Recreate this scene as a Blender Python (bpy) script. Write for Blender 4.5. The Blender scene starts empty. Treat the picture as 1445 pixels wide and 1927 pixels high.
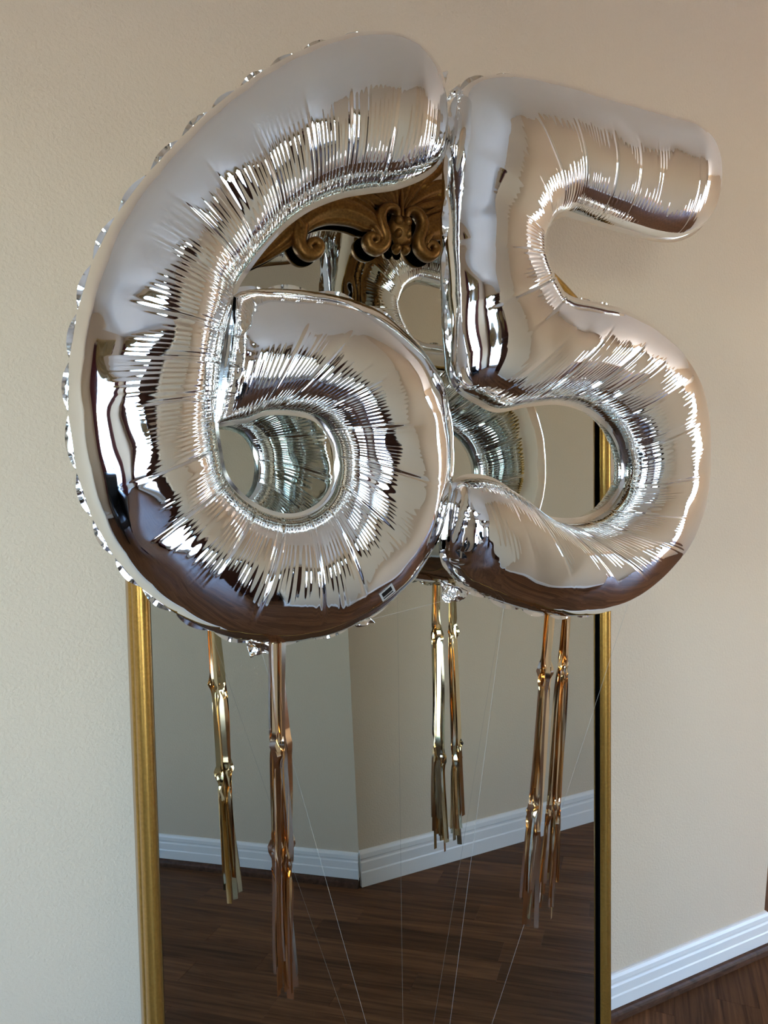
import bpy, bmesh, math, random
import numpy as np
from mathutils import Matrix, Vector

random.seed(5)
rng = np.random.default_rng(11)
SC = bpy.context.scene
COL = SC.collection

# ------------------------------------------------------------------ camera
W, H, FPX = 1445.0, 1927.0, 1450.0
CX, CY = W / 2, H / 2
CAMH = 1.45
PITCH, ROLL = math.radians(6.93), math.radians(-0.85)
FWD = np.array([0, math.cos(PITCH), -math.sin(PITCH)])
_x = np.array([1.0, 0, 0])
_d = np.array([0, -math.sin(PITCH), -math.cos(PITCH)])
CRX = math.cos(ROLL) * _x + math.sin(ROLL) * _d
CDN = -math.sin(ROLL) * _x + math.cos(ROLL) * _d
CAM = np.array([0, 0, CAMH])

cam_data = bpy.data.cameras.new('camera')
cam_data.sensor_fit = 'HORIZONTAL'
cam_data.sensor_width = 36.0
cam_data.lens = FPX / W * 36.0
cam_data.clip_start = 0.02
cam = bpy.data.objects.new('camera', cam_data)
COL.objects.link(cam)
m = Matrix.Identity(4)
for i, c in enumerate((CRX, -CDN, -FWD)):
    for k in range(3):
        m[k][i] = c[k]
m[2][3] = CAMH
cam.matrix_world = m
SC.camera = cam

# ------------------------------------------------------------------ sky, exposure
world = bpy.data.worlds.new('sky')
SC.world = world
world.use_nodes = True
wn = world.node_tree.nodes
bg = wn['Background']
sky = wn.new('ShaderNodeTexSky')
sky.sky_type = 'NISHITA'
sky.sun_disc = False
sky.sun_elevation = math.radians(42)
sky.sun_rotation = math.radians(20)
sky.dust_density = 0.6
sky.ozone_density = 4.0
world.node_tree.links.new(sky.outputs[0], bg.inputs[0])
bg.inputs[1].default_value = 1.15

sun_l = bpy.data.lights.new('sun', 'SUN')
sun_l.energy = 7.5
sun_l.angle = math.radians(0.6)
sun_l.color = (1.0, 0.90, 0.74)
sun = bpy.data.objects.new('sun', sun_l)
sun.rotation_euler = (math.radians(38), 0, math.radians(155))   # high, over the roof: it lights the paving outside
COL.objects.link(sun)

SC.view_settings.view_transform = 'Standard'
SC.view_settings.look = 'None'
SC.view_settings.gamma = 1.0
SC.view_settings.use_curve_mapping = False
SC.view_settings.exposure = 1.62
SC.cycles.caustics_reflective = True
SC.cycles.sample_clamp_indirect = 8.0
SC.cycles.caustics_refractive = False
SC.cycles.max_bounces = 14
SC.cycles.diffuse_bounces = 6
SC.cycles.glossy_bounces = 10
SC.cycles.transparent_max_bounces = 12
SC.cycles.use_denoising = True

# ------------------------------------------------------------------ frames of the place
YAW = math.radians(26.73)            # the wall behind the mirror runs along HOR
LEAN = math.radians(4.07)
HOR = np.array([math.cos(YAW), math.sin(YAW), 0])
NW = np.array([math.sin(YAW), -math.cos(YAW), 0])   # out of that wall, into the room
UP = np.array([0, 0, 1.0])
DW = 1.2911
CEIL = 2.62


def uw(u, w, z=0.0):
    """room coordinates: u along the mirror wall, w out of it"""
    return -DW * NW + u * HOR + w * NW + z * UP


def ray(px, py):
    d = FWD * FPX + CRX * (px - CX) + CDN * (py - CY)
    return d / np.linalg.norm(d)


def on_plane(px, py, n, P0):
    d = ray(px, py)
    return CAM + d * (np.dot(P0 - CAM, n) / np.dot(d, n))


NM = NW * math.cos(LEAN) + UP * math.sin(LEAN)       # mirror normal
MUP = UP * math.cos(LEAN) - NW * math.sin(LEAN)      # up along the mirror
MU0 = 0.6465
MBASE = -DW * NW + UP * (2.12 * math.cos(LEAN)) - MUP * 2.12 + HOR * MU0 + NM * 0.03

# window portals (daylight enters only through the windows)


def portal(name, u, w, z, su, sz, direction):
    l = bpy.data.lights.new(name, 'AREA')
    l.shape = 'RECTANGLE'
    l.size, l.size_y = su, sz
    l.cycles.is_portal = True
    o = bpy.data.objects.new(name, l)
    COL.objects.link(o)
    zc = -np.array(direction)
    xc = np.cross(UP, zc)
    M = Matrix.Identity(4)
    P = uw(u, w, z)
    for k in range(3):
        M[k][0], M[k][1], M[k][2], M[k][3] = xc[k], UP[k], zc[k], P[k]
    o.matrix_world = M


LW, BW = -2.6, 4.3            # left wall u, back wall w
portal('daylight_portal', LW - 0.02, 1.9, 1.25, 1.3, 1.9, HOR)
portal('daylight_portal', -1.2, BW + 0.02, 1.3, 2.0, 2.0, -NW)
portal('daylight_portal', 4.42, 3.1, 1.2, 2.2, 2.3, -HOR)  # for the added window in the right room
portal('daylight_portal', 2.95, -2.22, 1.4, 0.8, 1.9, NW)  # for the added window in the far wall

# ------------------------------------------------------------------ materials


def mat(name):
    m = bpy.data.materials.new(name)
    m.use_nodes = True
    nt = m.node_tree
    return m, nt, nt.nodes['Principled BSDF']


def N(nt, kind, **kw):
    n = nt.nodes.new(kind)
    for k, v in kw.items():
        setattr(n, k, v)
    return n


def simple(name, col, rough=0.5, metal=0.0, spec=0.5):
    m, nt, b = mat(name)
    b.inputs['Base Color'].default_value = (*col, 1)
    b.inputs['Roughness'].default_value = rough
    b.inputs['Metallic'].default_value = metal
    b.inputs['Specular IOR Level'].default_value = spec
    return m


def wall_material(name, col):
    m, nt, b = mat(name)
    L = nt.links.new
    tc = N(nt, 'ShaderNodeTexCoord')
    n1 = N(nt, 'ShaderNodeTexNoise')
    n1.inputs['Scale'].default_value = 190
    n1.inputs['Detail'].default_value = 3
    n1.inputs['Roughness'].default_value = 0.55
    n2 = N(nt, 'ShaderNodeTexNoise')
    n2.inputs['Scale'].default_value = 3
    L(tc.outputs['Object'], n1.inputs['Vector'])
    L(tc.outputs['Object'], n2.inputs['Vector'])
    r = N(nt, 'ShaderNodeValToRGB')
    r.color_ramp.elements[0].position = 0.35
    r.color_ramp.elements[1].position = 0.75
    L(n1.outputs['Fac'], r.inputs['Fac'])
    bp = N(nt, 'ShaderNodeBump')
    bp.inputs['Strength'].default_value = 0.35
    bp.inputs['Distance'].default_value = 0.0022
    L(r.outputs['Color'], bp.inputs['Height'])
    L(bp.outputs['Normal'], b.inputs['Normal'])
    mx = N(nt, 'ShaderNodeMixRGB')
    mx.inputs[1].default_value = (*col, 1)
    mx.inputs[2].default_value = (*[c * 0.95 for c in col], 1)
    L(n2.outputs['Fac'], mx.inputs[0])
    L(mx.outputs[0], b.inputs['Base Color'])
    b.inputs['Roughness'].default_value = 0.75
    b.inputs['Specular IOR Level'].default_value = 0.25
    return m


def wood_material(name, dark, light, axis_scale=(1.3, 26, 26), rough=0.35):
    """grain runs along local x; each piece shifted by its own random number"""
    m, nt, b = mat(name)
    L = nt.links.new
    tc = N(nt, 'ShaderNodeTexCoord')
    oi = N(nt, 'ShaderNodeObjectInfo')
    mp = N(nt, 'ShaderNodeMapping')
    mp.inputs['Scale'].default_value = axis_scale
    add = N(nt, 'ShaderNodeVectorMath', operation='ADD')
    mul = N(nt, 'ShaderNodeMath', operation='MULTIPLY')
    mul.inputs[1].default_value = 37.0
    L(oi.outputs['Random'], mul.inputs[0])
    L(tc.outputs['Object'], add.inputs[0])
    L(mul.outputs[0], add.inputs[1])
    L(add.outputs[0], mp.inputs['Vector'])
    n1 = N(nt, 'ShaderNodeTexNoise')
    n1.inputs['Scale'].default_value = 2.2
    n1.inputs['Detail'].default_value = 6
    n1.inputs['Roughness'].default_value = 0.65
    n1.inputs['Distortion'].default_value = 0.8
    L(mp.outputs[0], n1.inputs['Vector'])
    r = N(nt, 'ShaderNodeValToRGB')
    r.color_ramp.elements[0].position = 0.32
    r.color_ramp.elements[0].color = (*dark, 1)
    r.color_ramp.elements[1].position = 0.72
    r.color_ramp.elements[1].color = (*light, 1)
    L(n1.outputs['Fac'], r.inputs['Fac'])
    hs = N(nt, 'ShaderNodeHueSaturation')
    mr = N(nt, 'ShaderNodeMapRange')
    mr.inputs['To Min'].default_value = 0.72
    mr.inputs['To Max'].default_value = 1.3
    L(oi.outputs['Random'], mr.inputs['Value'])
    L(mr.outputs[0], hs.inputs['Value'])
    L(r.outputs['Color'], hs.inputs['Color'])
    L(hs.outputs['Color'], b.inputs['Base Color'])
    b.inputs['Roughness'].default_value = rough
    b.inputs['Specular IOR Level'].default_value = 0.12
    bp = N(nt, 'ShaderNodeBump')
    bp.inputs['Strength'].default_value = 0.08
    bp.inputs['Distance'].default_value = 0.001
    L(n1.outputs['Fac'], bp.inputs['Height'])
    L(bp.outputs['Normal'], b.inputs['Normal'])
    return m


def gold_material(name, col, rough, noise=0.0, dirt=None):
    m, nt, b = mat(name)
    L = nt.links.new
    b.inputs['Metallic'].default_value = 0.75
    b.inputs['Roughness'].default_value = rough
    tc = N(nt, 'ShaderNodeTexCoord')
    n1 = N(nt, 'ShaderNodeTexNoise')
    n1.inputs['Scale'].default_value = 240
    n1.inputs['Detail'].default_value = 4
    L(tc.outputs['Object'], n1.inputs['Vector'])
    r = N(nt, 'ShaderNodeValToRGB')
    r.color_ramp.elements[0].position = 0.3
    r.color_ramp.elements[0].color = (*(dirt or [c * 0.75 for c in col]), 1)
    r.color_ramp.elements[1].position = 0.7
    r.color_ramp.elements[1].color = (*col, 1)
    L(n1.outputs['Fac'], r.inputs['Fac'])
    L(r.outputs['Color'], b.inputs['Base Color'])
    bp = N(nt, 'ShaderNodeBump')
    bp.inputs['Strength'].default_value = noise
    bp.inputs['Distance'].default_value = 0.0008
    n2 = N(nt, 'ShaderNodeTexNoise')
    n2.inputs['Scale'].default_value = 700
    L(tc.outputs['Object'], n2.inputs['Vector'])
    L(n2.outputs['Fac'], bp.inputs['Height'])
    L(bp.outputs['Normal'], b.inputs['Normal'])
    return m


M_WALL = wall_material('beige_orange_peel_wall', (0.66, 0.535, 0.40))
M_CEIL = wall_material('off_white_ceiling', (0.92, 0.875, 0.79))
M_TRIM = simple('white_trim_paint', (0.80, 0.775, 0.74), 0.35)
M_FLOOR = wood_material('walnut_plank', (0.058, 0.023, 0.009), (0.190, 0.084, 0.036), rough=0.45)
M_SHOE = wood_material('walnut_shoe_moulding', (0.045, 0.021, 0.012), (0.115, 0.055, 0.032), rough=0.4)
M_SLAB = simple('plank_joint', (0.012, 0.007, 0.005), 0.8)
M_GOLD = gold_material('gold_leaf_frame', (0.50, 0.28, 0.065), 0.27, 0.2, (0.36, 0.185, 0.035))
M_CARVED = gold_material('antique_gold_carving', (0.27, 0.125, 0.027), 0.38, 0.3, (0.15, 0.062, 0.012))
M_BLACK = simple('matte_black_back', (0.003, 0.003, 0.003), 1.0, 0.0, 0.0)  # plain black; on the crest backs it stands in for unlit shade
M_GLASS = simple('silvered_mirror_glass', (0.60, 0.635, 0.605), 0.0, 1.0)
M_FOIL = simple('silver_foil', (0.90, 0.895, 0.89), 0.035, 1.0)
M_SEAM = simple('silver_foil_seam', (0.86, 0.855, 0.85), 0.12, 1.0)
M_TASSEL = simple('gold_foil', (0.87, 0.69, 0.47), 0.09, 1.0)
M_LINE = simple('clear_nylon_line', (0.75, 0.72, 0.68), 0.3)
M_LINE.node_tree.nodes['Principled BSDF'].inputs['Alpha'].default_value = 0.4
M_MAROON = simple('maroon_curtain_cloth', (0.12, 0.014, 0.016), 0.7)
M_SWAG = simple('gold_satin_cloth', (0.30, 0.20, 0.07), 0.45)
M_CHAIR = simple('black_leather', (0.010, 0.010, 0.012), 0.35)
M_ARMOIRE = wood_material('dark_mahogany', (0.022, 0.007, 0.004), (0.06, 0.02, 0.011), rough=0.3)
M_KNOB = simple('brass', (0.6, 0.42, 0.18), 0.3, 1.0)
M_LAWN = simple('pale_paving', (0.42, 0.40, 0.36), 0.9)

_m, _nt, _b = mat('window_glass')
_tr = N(_nt, 'ShaderNodeBsdfTransparent')
_gl = N(_nt, 'ShaderNodeBsdfGlossy')
_gl.inputs['Roughness'].default_value = 0.0
_mx = N(_nt, 'ShaderNodeMixShader')
_mx.inputs[0].default_value = 0.05
_nt.links.new(_tr.outputs[0], _mx.inputs[1])
_nt.links.new(_gl.outputs[0], _mx.inputs[2])
_nt.links.new(_mx.outputs[0], _nt.nodes['Material Output'].inputs['Surface'])
M_PANE = _m

# barcode stripes driven by the patch's own UV map
M_BARCODE, _nt, _b = mat('printed_barcode_label')
_uv = N(_nt, 'ShaderNodeUVMap')
_sep = N(_nt, 'ShaderNodeSeparateXYZ')
_nt.links.new(_uv.outputs[0], _sep.inputs[0])
_fl = N(_nt, 'ShaderNodeMath', operation='MULTIPLY')
_fl.inputs[1].default_value = 12.0
_nt.links.new(_sep.outputs['X'], _fl.inputs[0])
_fr = N(_nt, 'ShaderNodeTexWhiteNoise', noise_dimensions='1D')
_flo = N(_nt, 'ShaderNodeMath', operation='FLOOR')
_nt.links.new(_fl.outputs[0], _flo.inputs[0])
_nt.links.new(_flo.outputs[0], _fr.inputs['W'])
_gt = N(_nt, 'ShaderNodeMath', operation='GREATER_THAN')
_gt.inputs[1].default_value = 0.5
_nt.links.new(_fr.outputs['Value'], _gt.inputs[0])


def _inside(sock, lo, hi):
    a = N(_nt, 'ShaderNodeMath', operation='GREATER_THAN')
    a.inputs[1].default_value = lo
    c = N(_nt, 'ShaderNodeMath', operation='LESS_THAN')
    c.inputs[1].default_value = hi
    _nt.links.new(sock, a.inputs[0])
    _nt.links.new(sock, c.inputs[0])
    p = N(_nt, 'ShaderNodeMath', operation='MULTIPLY')
    _nt.links.new(a.outputs[0], p.inputs[0])
    _nt.links.new(c.outputs[0], p.inputs[1])
    return p.outputs[0]


_p1 = N(_nt, 'ShaderNodeMath', operation='MULTIPLY')
_nt.links.new(_inside(_sep.outputs['X'], 0.12, 0.88), _p1.inputs[0])
_nt.links.new(_inside(_sep.outputs['Y'], 0.12, 0.86), _p1.inputs[1])
_p2 = N(_nt, 'ShaderNodeMath', operation='MULTIPLY')
_nt.links.new(_p1.outputs[0], _p2.inputs[0])
_nt.links.new(_gt.outputs[0], _p2.inputs[1])
_mxc = N(_nt, 'ShaderNodeMixRGB')
_mxc.inputs[1].default_value = (0.55, 0.53, 0.52, 1)
_mxc.inputs[2].default_value = (0.01, 0.01, 0.01, 1)
_nt.links.new(_p2.outputs[0], _mxc.inputs[0])
_nt.links.new(_mxc.outputs[0], _b.inputs['Base Color'])
_b.inputs['Roughness'].default_value = 0.3

# ------------------------------------------------------------------ mesh helpers


def link(name, me, material, parent=None, smooth=False):
    o = bpy.data.objects.new(name, me)
    COL.objects.link(o)
    if material is not None and not me.materials:
        for mm in (material if isinstance(material, (list, tuple)) else [material]):
            me.materials.append(mm)
    if smooth:
        me.polygons.foreach_set('use_smooth', [True] * len(me.polygons))
    if parent is not None:
        o.parent = parent
    return o


def mesh_obj(name, verts, faces, material, parent=None, smooth=False):
    me = bpy.data.meshes.new(name)
    me.from_pydata([tuple(map(float, v)) for v in verts], [], [tuple(map(int, f)) for f in faces])
    me.update()
    return link(name, me, material, parent, smooth)


def grid_mesh(name, P, material, parent=None, close_u=False, close_v=False, smooth=True, flip=False):
    """P: (n, m, 3) array -> quad mesh, quick path"""
    n, mm = P.shape[:2]
    idx = np.arange(n * mm).reshape(n, mm)
    a = idx if not close_u else np.vstack([idx, idx[:1]])
    a = a if not close_v else np.hstack([a, a[:, :1]])
    q = np.stack([a[:-1, :-1], a[1:, :-1], a[1:, 1:], a[:-1, 1:]], -1).reshape(-1, 4)
    if flip:
        q = q[:, ::-1]
    me = bpy.data.meshes.new(name)
    me.vertices.add(n * mm)
    me.vertices.foreach_set('co', np.ascontiguousarray(P, dtype=np.float32).ravel())
    me.loops.add(q.size)
    me.loops.foreach_set('vertex_index', np.ascontiguousarray(q, dtype=np.int32).ravel())
    me.polygons.add(len(q))
    me.polygons.foreach_set('loop_start', np.arange(0, q.size, 4, dtype=np.int32))
    me.polygons.foreach_set('loop_total', np.full(len(q), 4, dtype=np.int32))
    me.update(calc_edges=True)
    me.validate()
    return link(name, me, material, parent, smooth)


def tag(o, label=None, cat=None, group=None, kind=None):
    if label:
        o['label'] = label
    if cat:
        o['category'] = cat
    if group:
        o['group'] = group
    if kind:
        o['kind'] = kind
    return o


def empty(name, loc, axes=None):
    o = bpy.data.objects.new(name, None)
    COL.objects.link(o)
    o.empty_display_size = 0.05
    M = Matrix.Identity(4)
    ax = axes or (np.array([1.0, 0, 0]), np.array([0, 1.0, 0]), np.array([0, 0, 1.0]))
    for i in range(3):
        for k in range(3):
            M[k][i] = ax[i][k]
    for k in range(3):
        M[k][3] = loc[k]
    o.matrix_world = M
    return o


ROOM_AX = (HOR, -NW, UP)      # local x along the mirror wall, local y into that wall, z up


def room_obj(name, verts_uwz, faces, material, parent=None, smooth=False):
    """verts given in (u, w, z), object origin at the first corner"""
    V = [uw(*v) for v in verts_uwz]
    return mesh_obj(name, V, faces, material, parent, smooth)


BOXF = [(0, 1, 2, 3), (7, 6, 5, 4), (0, 4, 5, 1), (1, 5, 6, 2), (2, 6, 7, 3), (3, 7, 4, 0)]


def box_verts(x0, x1, y0, y1, z0, z1):
    return [(x0, y0, z0), (x0, y1, z0), (x1, y1, z0), (x1, y0, z0),
            (x0, y0, z1), (x0, y1, z1), (x1, y1, z1), (x1, y0, z1)]


def boxes(name, specs, material, parent=None, bevel=0.0, to_world=None):
    vs, fs = [], []
    for s in specs:
        o = len(vs)
        vs += box_verts(*s)
        fs += [tuple(i + o for i in f) for f in BOXF]
    if to_world:
        vs = [to_world(*v) for v in vs]
    o = mesh_obj(name, vs, fs, material, parent)
    bm = bmesh.new()
    bm.from_mesh(o.data)
    bmesh.ops.recalc_face_normals(bm, faces=bm.faces)
    if bevel > 0:
        bmesh.ops.bevel(bm, geom=list(bm.edges), offset=bevel, segments=2, affect='EDGES', profile=0.6)
    bm.to_mesh(o.data)
    bm.free()
    return o


def sweep(path, prof, closed_prof=True, normal=None):
    """path (n,3) ; prof (m,2) or (n,m,2): first coord along side vector, second along fixed normal"""
    path = np.asarray(path, float)
    n = len(path)
    T = np.gradient(path, axis=0)
    T /= np.linalg.norm(T, axis=1)[:, None] + 1e-12
    nn = np.asarray(normal, float)
    S = np.cross(T, nn)
    S /= np.linalg.norm(S, axis=1)[:, None] + 1e-12
    prof = np.asarray(prof, float)
    if prof.ndim == 2:
        prof = np.repeat(prof[None], n, 0)
    return path[:, None, :] + prof[..., 0:1] * S[:, None, :] + prof[..., 1:2] * nn


def catmull(P, n):
    """smooth curve through control points, n samples, even arc length"""
    P = np.asarray(P, float)
    k = len(P)
    E = np.vstack([2 * P[0] - P[1], P, 2 * P[-1] - P[-2]])
    t = np.linspace(0, k - 1 - 1e-9, max(n * 4, 400))
    i = t.astype(int)
    f = (t - i)[:, None]
    a, b, c, d = E[i], E[i + 1], E[i + 2], E[i + 3]
    C = 0.5 * (2 * b + (c - a) * f + (2 * a - 5 * b + 4 * c - d) * f ** 2 + (3 * b - a - 3 * c + d) * f ** 3)
    s = np.concatenate([[0], np.cumsum(np.linalg.norm(np.diff(C[:, :min(3, C.shape[1])], axis=0), axis=1))])
    q = np.linspace(0, s[-1], n)
    return np.stack([np.interp(q, s, C[:, j]) for j in range(C.shape[1])], 1)


# ------------------------------------------------------------------ room shell
TH = 0.12
RU = 1.845                      # outside corner at the right end of the mirror wall
OW = 1.346                      # corridor wall opposite the mirror
CU = 2.35                       # where the corridor wall ends and the next room opens
OU = 1.07                       # its corner, from which the angled wall runs
AU, AW_ = 0.46, OW + (OU - 0.46)  # far end of the angled wall


def wall_strip(name, p, q, out, holes=(), zmax=CEIL, th=TH):
    """vertical wall from p to q in (u, w); holes = (s0, s1, z0, z1) along it"""
    p, q = np.array(p, float), np.array(q, float)
    Ln = np.linalg.norm(q - p)
    t = (q - p) / Ln
    nrm = np.array(out, float) / np.linalg.norm(out)
    cuts = sorted({0.0, Ln, *[h[0] for h in holes], *[h[1] for h in holes]})
    specs = []
    for a, b in zip(cuts[:-1], cuts[1:]):
        hs = [h for h in holes if h[0] <= a + 1e-6 and h[1] >= b - 1e-6]
        if hs:
            specs += [(a, b, 0, th, 0, hs[0][2]), (a, b, 0, th, hs[0][3], zmax)]
        else:
            specs.append((a, b, 0, th, 0, zmax))

    def tw(s, d, z):
        c = p + t * s + nrm * d
        return uw(c[0], c[1], z)
    o = boxes(name, specs, M_WALL, to_world=tw)
    tag(o, kind='structure')
    return o


wall_strip('wall_mirror', (LW, 0), (RU, 0), (0, -1))
wall_strip('wall_corridor', (OU, OW), (CU, OW), (0, 1))
wall_strip('wall_corridor_end', (CU, OW), (CU, BW), (-1, 0))
wall_strip('wall_angled', (AU, AW_), (OU, OW), (1, 1))
wall_strip('wall_side', (AU, BW), (AU, AW_), (1, 0))
wall_strip('wall_left', (LW, 0), (LW, BW), (-1, 0), holes=[(1.25, 2.55, 0.3, 2.2)])
wall_strip('wall_back', (LW, BW), (AU, BW), (0, 1), holes=[(0.4, 2.4, 0.3, 2.3)])
wall_strip('wall_back_right', (CU, BW), (4.4, BW), (0, 1))
wall_strip('wall_return', (RU, -2.2), (RU, -TH), (-1, 0))
wall_strip('wall_far', (RU, -2.2), (4.4, -2.2), (0, -1), holes=[(0.705, 1.505, 0.45, 2.35)])
wall_strip('wall_right', (4.4, -2.2), (4.4, BW), (1, 0), holes=[(4.2, 6.4, 0.05, 2.35)])

cl = boxes('ceiling', [(LW - 0.2, 4.6, -2.4, BW + 0.2, CEIL, CEIL + 0.1)], M_CEIL, to_world=uw)
tag(cl, kind='structure')
fl = boxes('floor', [(LW - 0.2, 4.6, -2.4, BW + 0.2, -0.12, -0.006)], M_SLAB, to_world=uw)
tag(fl, kind='structure')
lawn = boxes('ground_outside', [(-30, 30, -30, 30, -0.5, -0.4)], M_LAWN, to_world=uw)
tag(lawn, kind='structure')

# planks run at 45 degrees to the mirror wall
PA = YAW + math.radians(45)
PD = np.array([math.cos(PA), math.sin(PA)])
PN = np.array([-math.sin(PA), math.cos(PA)])
PWID = 0.102
plank_meshes = {}


def inside_room(c):
    P = np.array([c[0], c[1], 0])
    u = P @ HOR
    w = P @ NW + DW
    if LW - 0.3 < u < AU + 0.2 and -0.45 < w < BW + 0.3:
        return True
    if AU < u < 4.5 and -0.45 < w < OW + 0.4:
        return True
    if AU - 0.2 < u < OU + 0.1 and OW - .1 < w < AW_ + 0.3 and (w - OW) < (OU - u) + 0.15:
        return True
    return (RU - 0.2 < u < 4.5 and -2.3 < w < 0.2) or (CU - 0.2 < u < 4.5 and OW < w < BW + 0.1)


prnd = random.Random(3)
vs, fs = [], []
for row in range(-75, 75):
    s = -8 - prnd.random()
    while s < 8:
        Ln = prnd.choice([0.34, 0.46, 0.58, 0.72, 0.9])
        c = PD * (s + Ln / 2) + PN * (row * PWID)
        a = s
        s += Ln
        if not inside_room(c):
            continue
        if math.hypot(c[0] - 0.9, c[1] - 0.9) > 1.9:
            # too far to tell the planks apart: joined into one part
            o0 = len(vs)
            for (ds, dn) in ((0, 0), (Ln, 0), (Ln, PWID), (0, PWID)):
                q = PD * (a + ds) + PN * (row * PWID + dn - PWID / 2)
                vs.append((q[0], q[1], -0.001))
            fs.append((o0, o0 + 1, o0 + 2, o0 + 3))
            continue
        if Ln not in plank_meshes:
            me = bpy.data.meshes.new('plank')
            bm = bmesh.new()
            vv = [bm.verts.new(v) for v in box_verts(-Ln / 2, Ln / 2, -PWID / 2, PWID / 2, -0.006, 0)]
            for f in BOXF:
                bm.faces.new([vv[i] for i in f])
            bmesh.ops.recalc_face_normals(bm, faces=bm.faces)
            bmesh.ops.bevel(bm, geom=[e for e in bm.edges if all(v.co.z > -0.001 for v in e.verts)], offset=0.0005, segments=1, affect='EDGES')
            bm.to_mesh(me)
            bm.free()
            me.materials.append(M_FLOOR)
            plank_meshes[Ln] = me
        o = bpy.data.objects.new('plank', plank_meshes[Ln])
        COL.objects.link(o)
        o.location = (c[0], c[1], prnd.uniform(-0.0003, 0.0))
        o.rotation_euler = (0, 0, PA)
        o.parent = fl
M_FLOOR_FAR = wood_material('walnut_floor_far', (0.058, 0.023, 0.009), (0.190, 0.084, 0.036), rough=0.45)
_mp = [n for n in M_FLOOR_FAR.node_tree.nodes if n.type == 'MAPPING'][0]
_mp.vector_type = 'TEXTURE'
_mp.inputs['Rotation'].default_value = (0, 0, PA)
_mp.inputs['Scale'].default_value = (1 / 1.3, 1 / 26, 1 / 26)
far = mesh_obj('distant_planking', vs, fs, M_FLOOR_FAR, fl)
far['kind'] = 'stuff'

# baseboards: white moulded board with stepped top, brown shoe below
BB = [(0, 0.0), (0.015, 0.0), (0.015, 0.036), (0.013, 0.040), (0.013, 0.062), (0.010, 0.066), (0.010, 0.070),
      (0.012, 0.073), (0.011, 0.084), (0.007, 0.090), (0.004, 0.0925), (0, 0.093)]


def baseboard(name, pts, z0, shoe=True, hs=1.0):
    """pts: polyline in (u, w) with the room on the right-hand side in (u, w)"""
    pts = np.array(pts, float)
    nrm = []
    for i in range(len(pts) - 1):
        t = pts[i + 1] - pts[i]
        t /= np.linalg.norm(t)
        nrm.append(np.array([t[1], -t[0]]))

    def off(i, d):
        if i == 0:
            return pts[0] + nrm[0] * d
        if i == len(pts) - 1:
            return pts[-1] + nrm[-1] * d
        b = nrm[i - 1] + nrm[i]
        b /= np.linalg.norm(b)
        return pts[i] + b * (d / np.dot(b, nrm[i]))
    par = tag(empty(name, uw(pts[0][0], pts[0][1], 0)), kind='structure')
    inv = par.matrix_world.inverted()

    def strip(nm, prof, zz, material, sh):
        P = []
        for i in range(len(pts)):
            P.append([np.array(inv @ Vector(uw(*off(i, d), z * sh + zz))) for d, z in prof])
        V = np.array(P).reshape(-1, 3)
        k = len(prof)
        F = []
        for i in range(len(pts) - 1):
            for j in range(k - 1):
                F.append((i * k + j, (i + 1) * k + j, (i + 1) * k + j + 1, i * k + j + 1))
        F.append(tuple(range(k)))
        F.append(tuple(range((len(pts) - 1) * k, len(pts) * k))[::-1])
        o = mesh_obj(nm, V, F, material, par)
        bm = bmesh.new()
        bm.from_mesh(o.data)
        bmesh.ops.recalc_face_normals(bm, faces=bm.faces)
        bm.to_mesh(o.data)
        bm.free()
        return o
    strip('moulding', BB, z0, M_TRIM, hs)
    if shoe:
        a = np.linspace(0, math.pi / 2, 7)
        prof = [(0, 0), (0.026, 0)] + [(0.006 + 0.020 * math.cos(x), 0.010 + 0.020 * math.sin(x)) for x in a] + [(0, 0.030)]
        strip('shoe_moulding', prof, 0.0, M_SHOE, 1.0)
    return par


baseboard('baseboard_mirror', [(RU, -2.2), (RU, 0), (LW, 0)], 0.022)
baseboard('baseboard_angled', [(AU, BW), (AU, AW_), (OU, OW)], 0.022)
baseboard('baseboard_corridor', [(OU, OW), (CU, OW), (CU, BW)], 0.0, shoe=False, hs=1.32)
baseboard('baseboard_left', [(LW, 0), (LW, BW)][::1], 0.022)
baseboard('baseboard_back', [(LW, BW), (AU, BW)], 0.022)


def window(name, corner, along, inward, wid, z0, z1, cols, rows):
    """white framed window; corner (u, w); along / inward unit (u, w)"""
    corner, along, inward = (np.array(v, float) for v in (corner, along, inward))
    par = tag(empty(name, uw(corner[0], corner[1], z0)), kind='structure')
    inv = par.matrix_world.inverted()

    def tw(s, d, z):
        c = corner + along * s + inward * d
        return inv @ Vector(uw(c[0], c[1], z))
    f = 0.05
    boxes('window_frame', [(0, f, -0.09, -0.03, z0, z1), (wid - f, wid, -0.09, -0.03, z0, z1),
                           (f, wid - f, -0.09, -0.03, z0, z0 + f), (f, wid - f, -0.09, -0.03, z1 - f, z1)], M_TRIM, par, to_world=tw)
    boxes('window_sill', [(-0.04, wid + 0.04, -0.05, 0.05, z0 - 0.03, z0)], M_TRIM, par, to_world=tw)
    for i in range(cols):
        for j in range(rows):
            a0 = f + (wid - 2 * f) * i / cols
            a1 = f + (wid - 2 * f) * (i + 1) / cols
            b0 = z0 + f + (z1 - z0 - 2 * f) * j / rows
            b1 = z0 + f + (z1 - z0 - 2 * f) * (j + 1) / rows
            boxes('pane', [(a0, a1, -0.062, -0.058, b0, b1)], M_PANE, par, to_world=tw)
    for i in range(1, cols):
        a0 = f + (wid - 2 * f) * i / cols
        boxes('muntin', [(a0 - .012, a0 + .012, -0.075, -0.045, z0 + f, z1 - f)], M_TRIM, par, to_world=tw)
    for j in range(1, rows):
        b0 = z0 + f + (z1 - z0 - 2 * f) * j / rows
        boxes('muntin', [(f, wid - f, -0.074, -0.046, b0 - .012, b0 + .012)], M_TRIM, par, to_world=tw)


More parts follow.
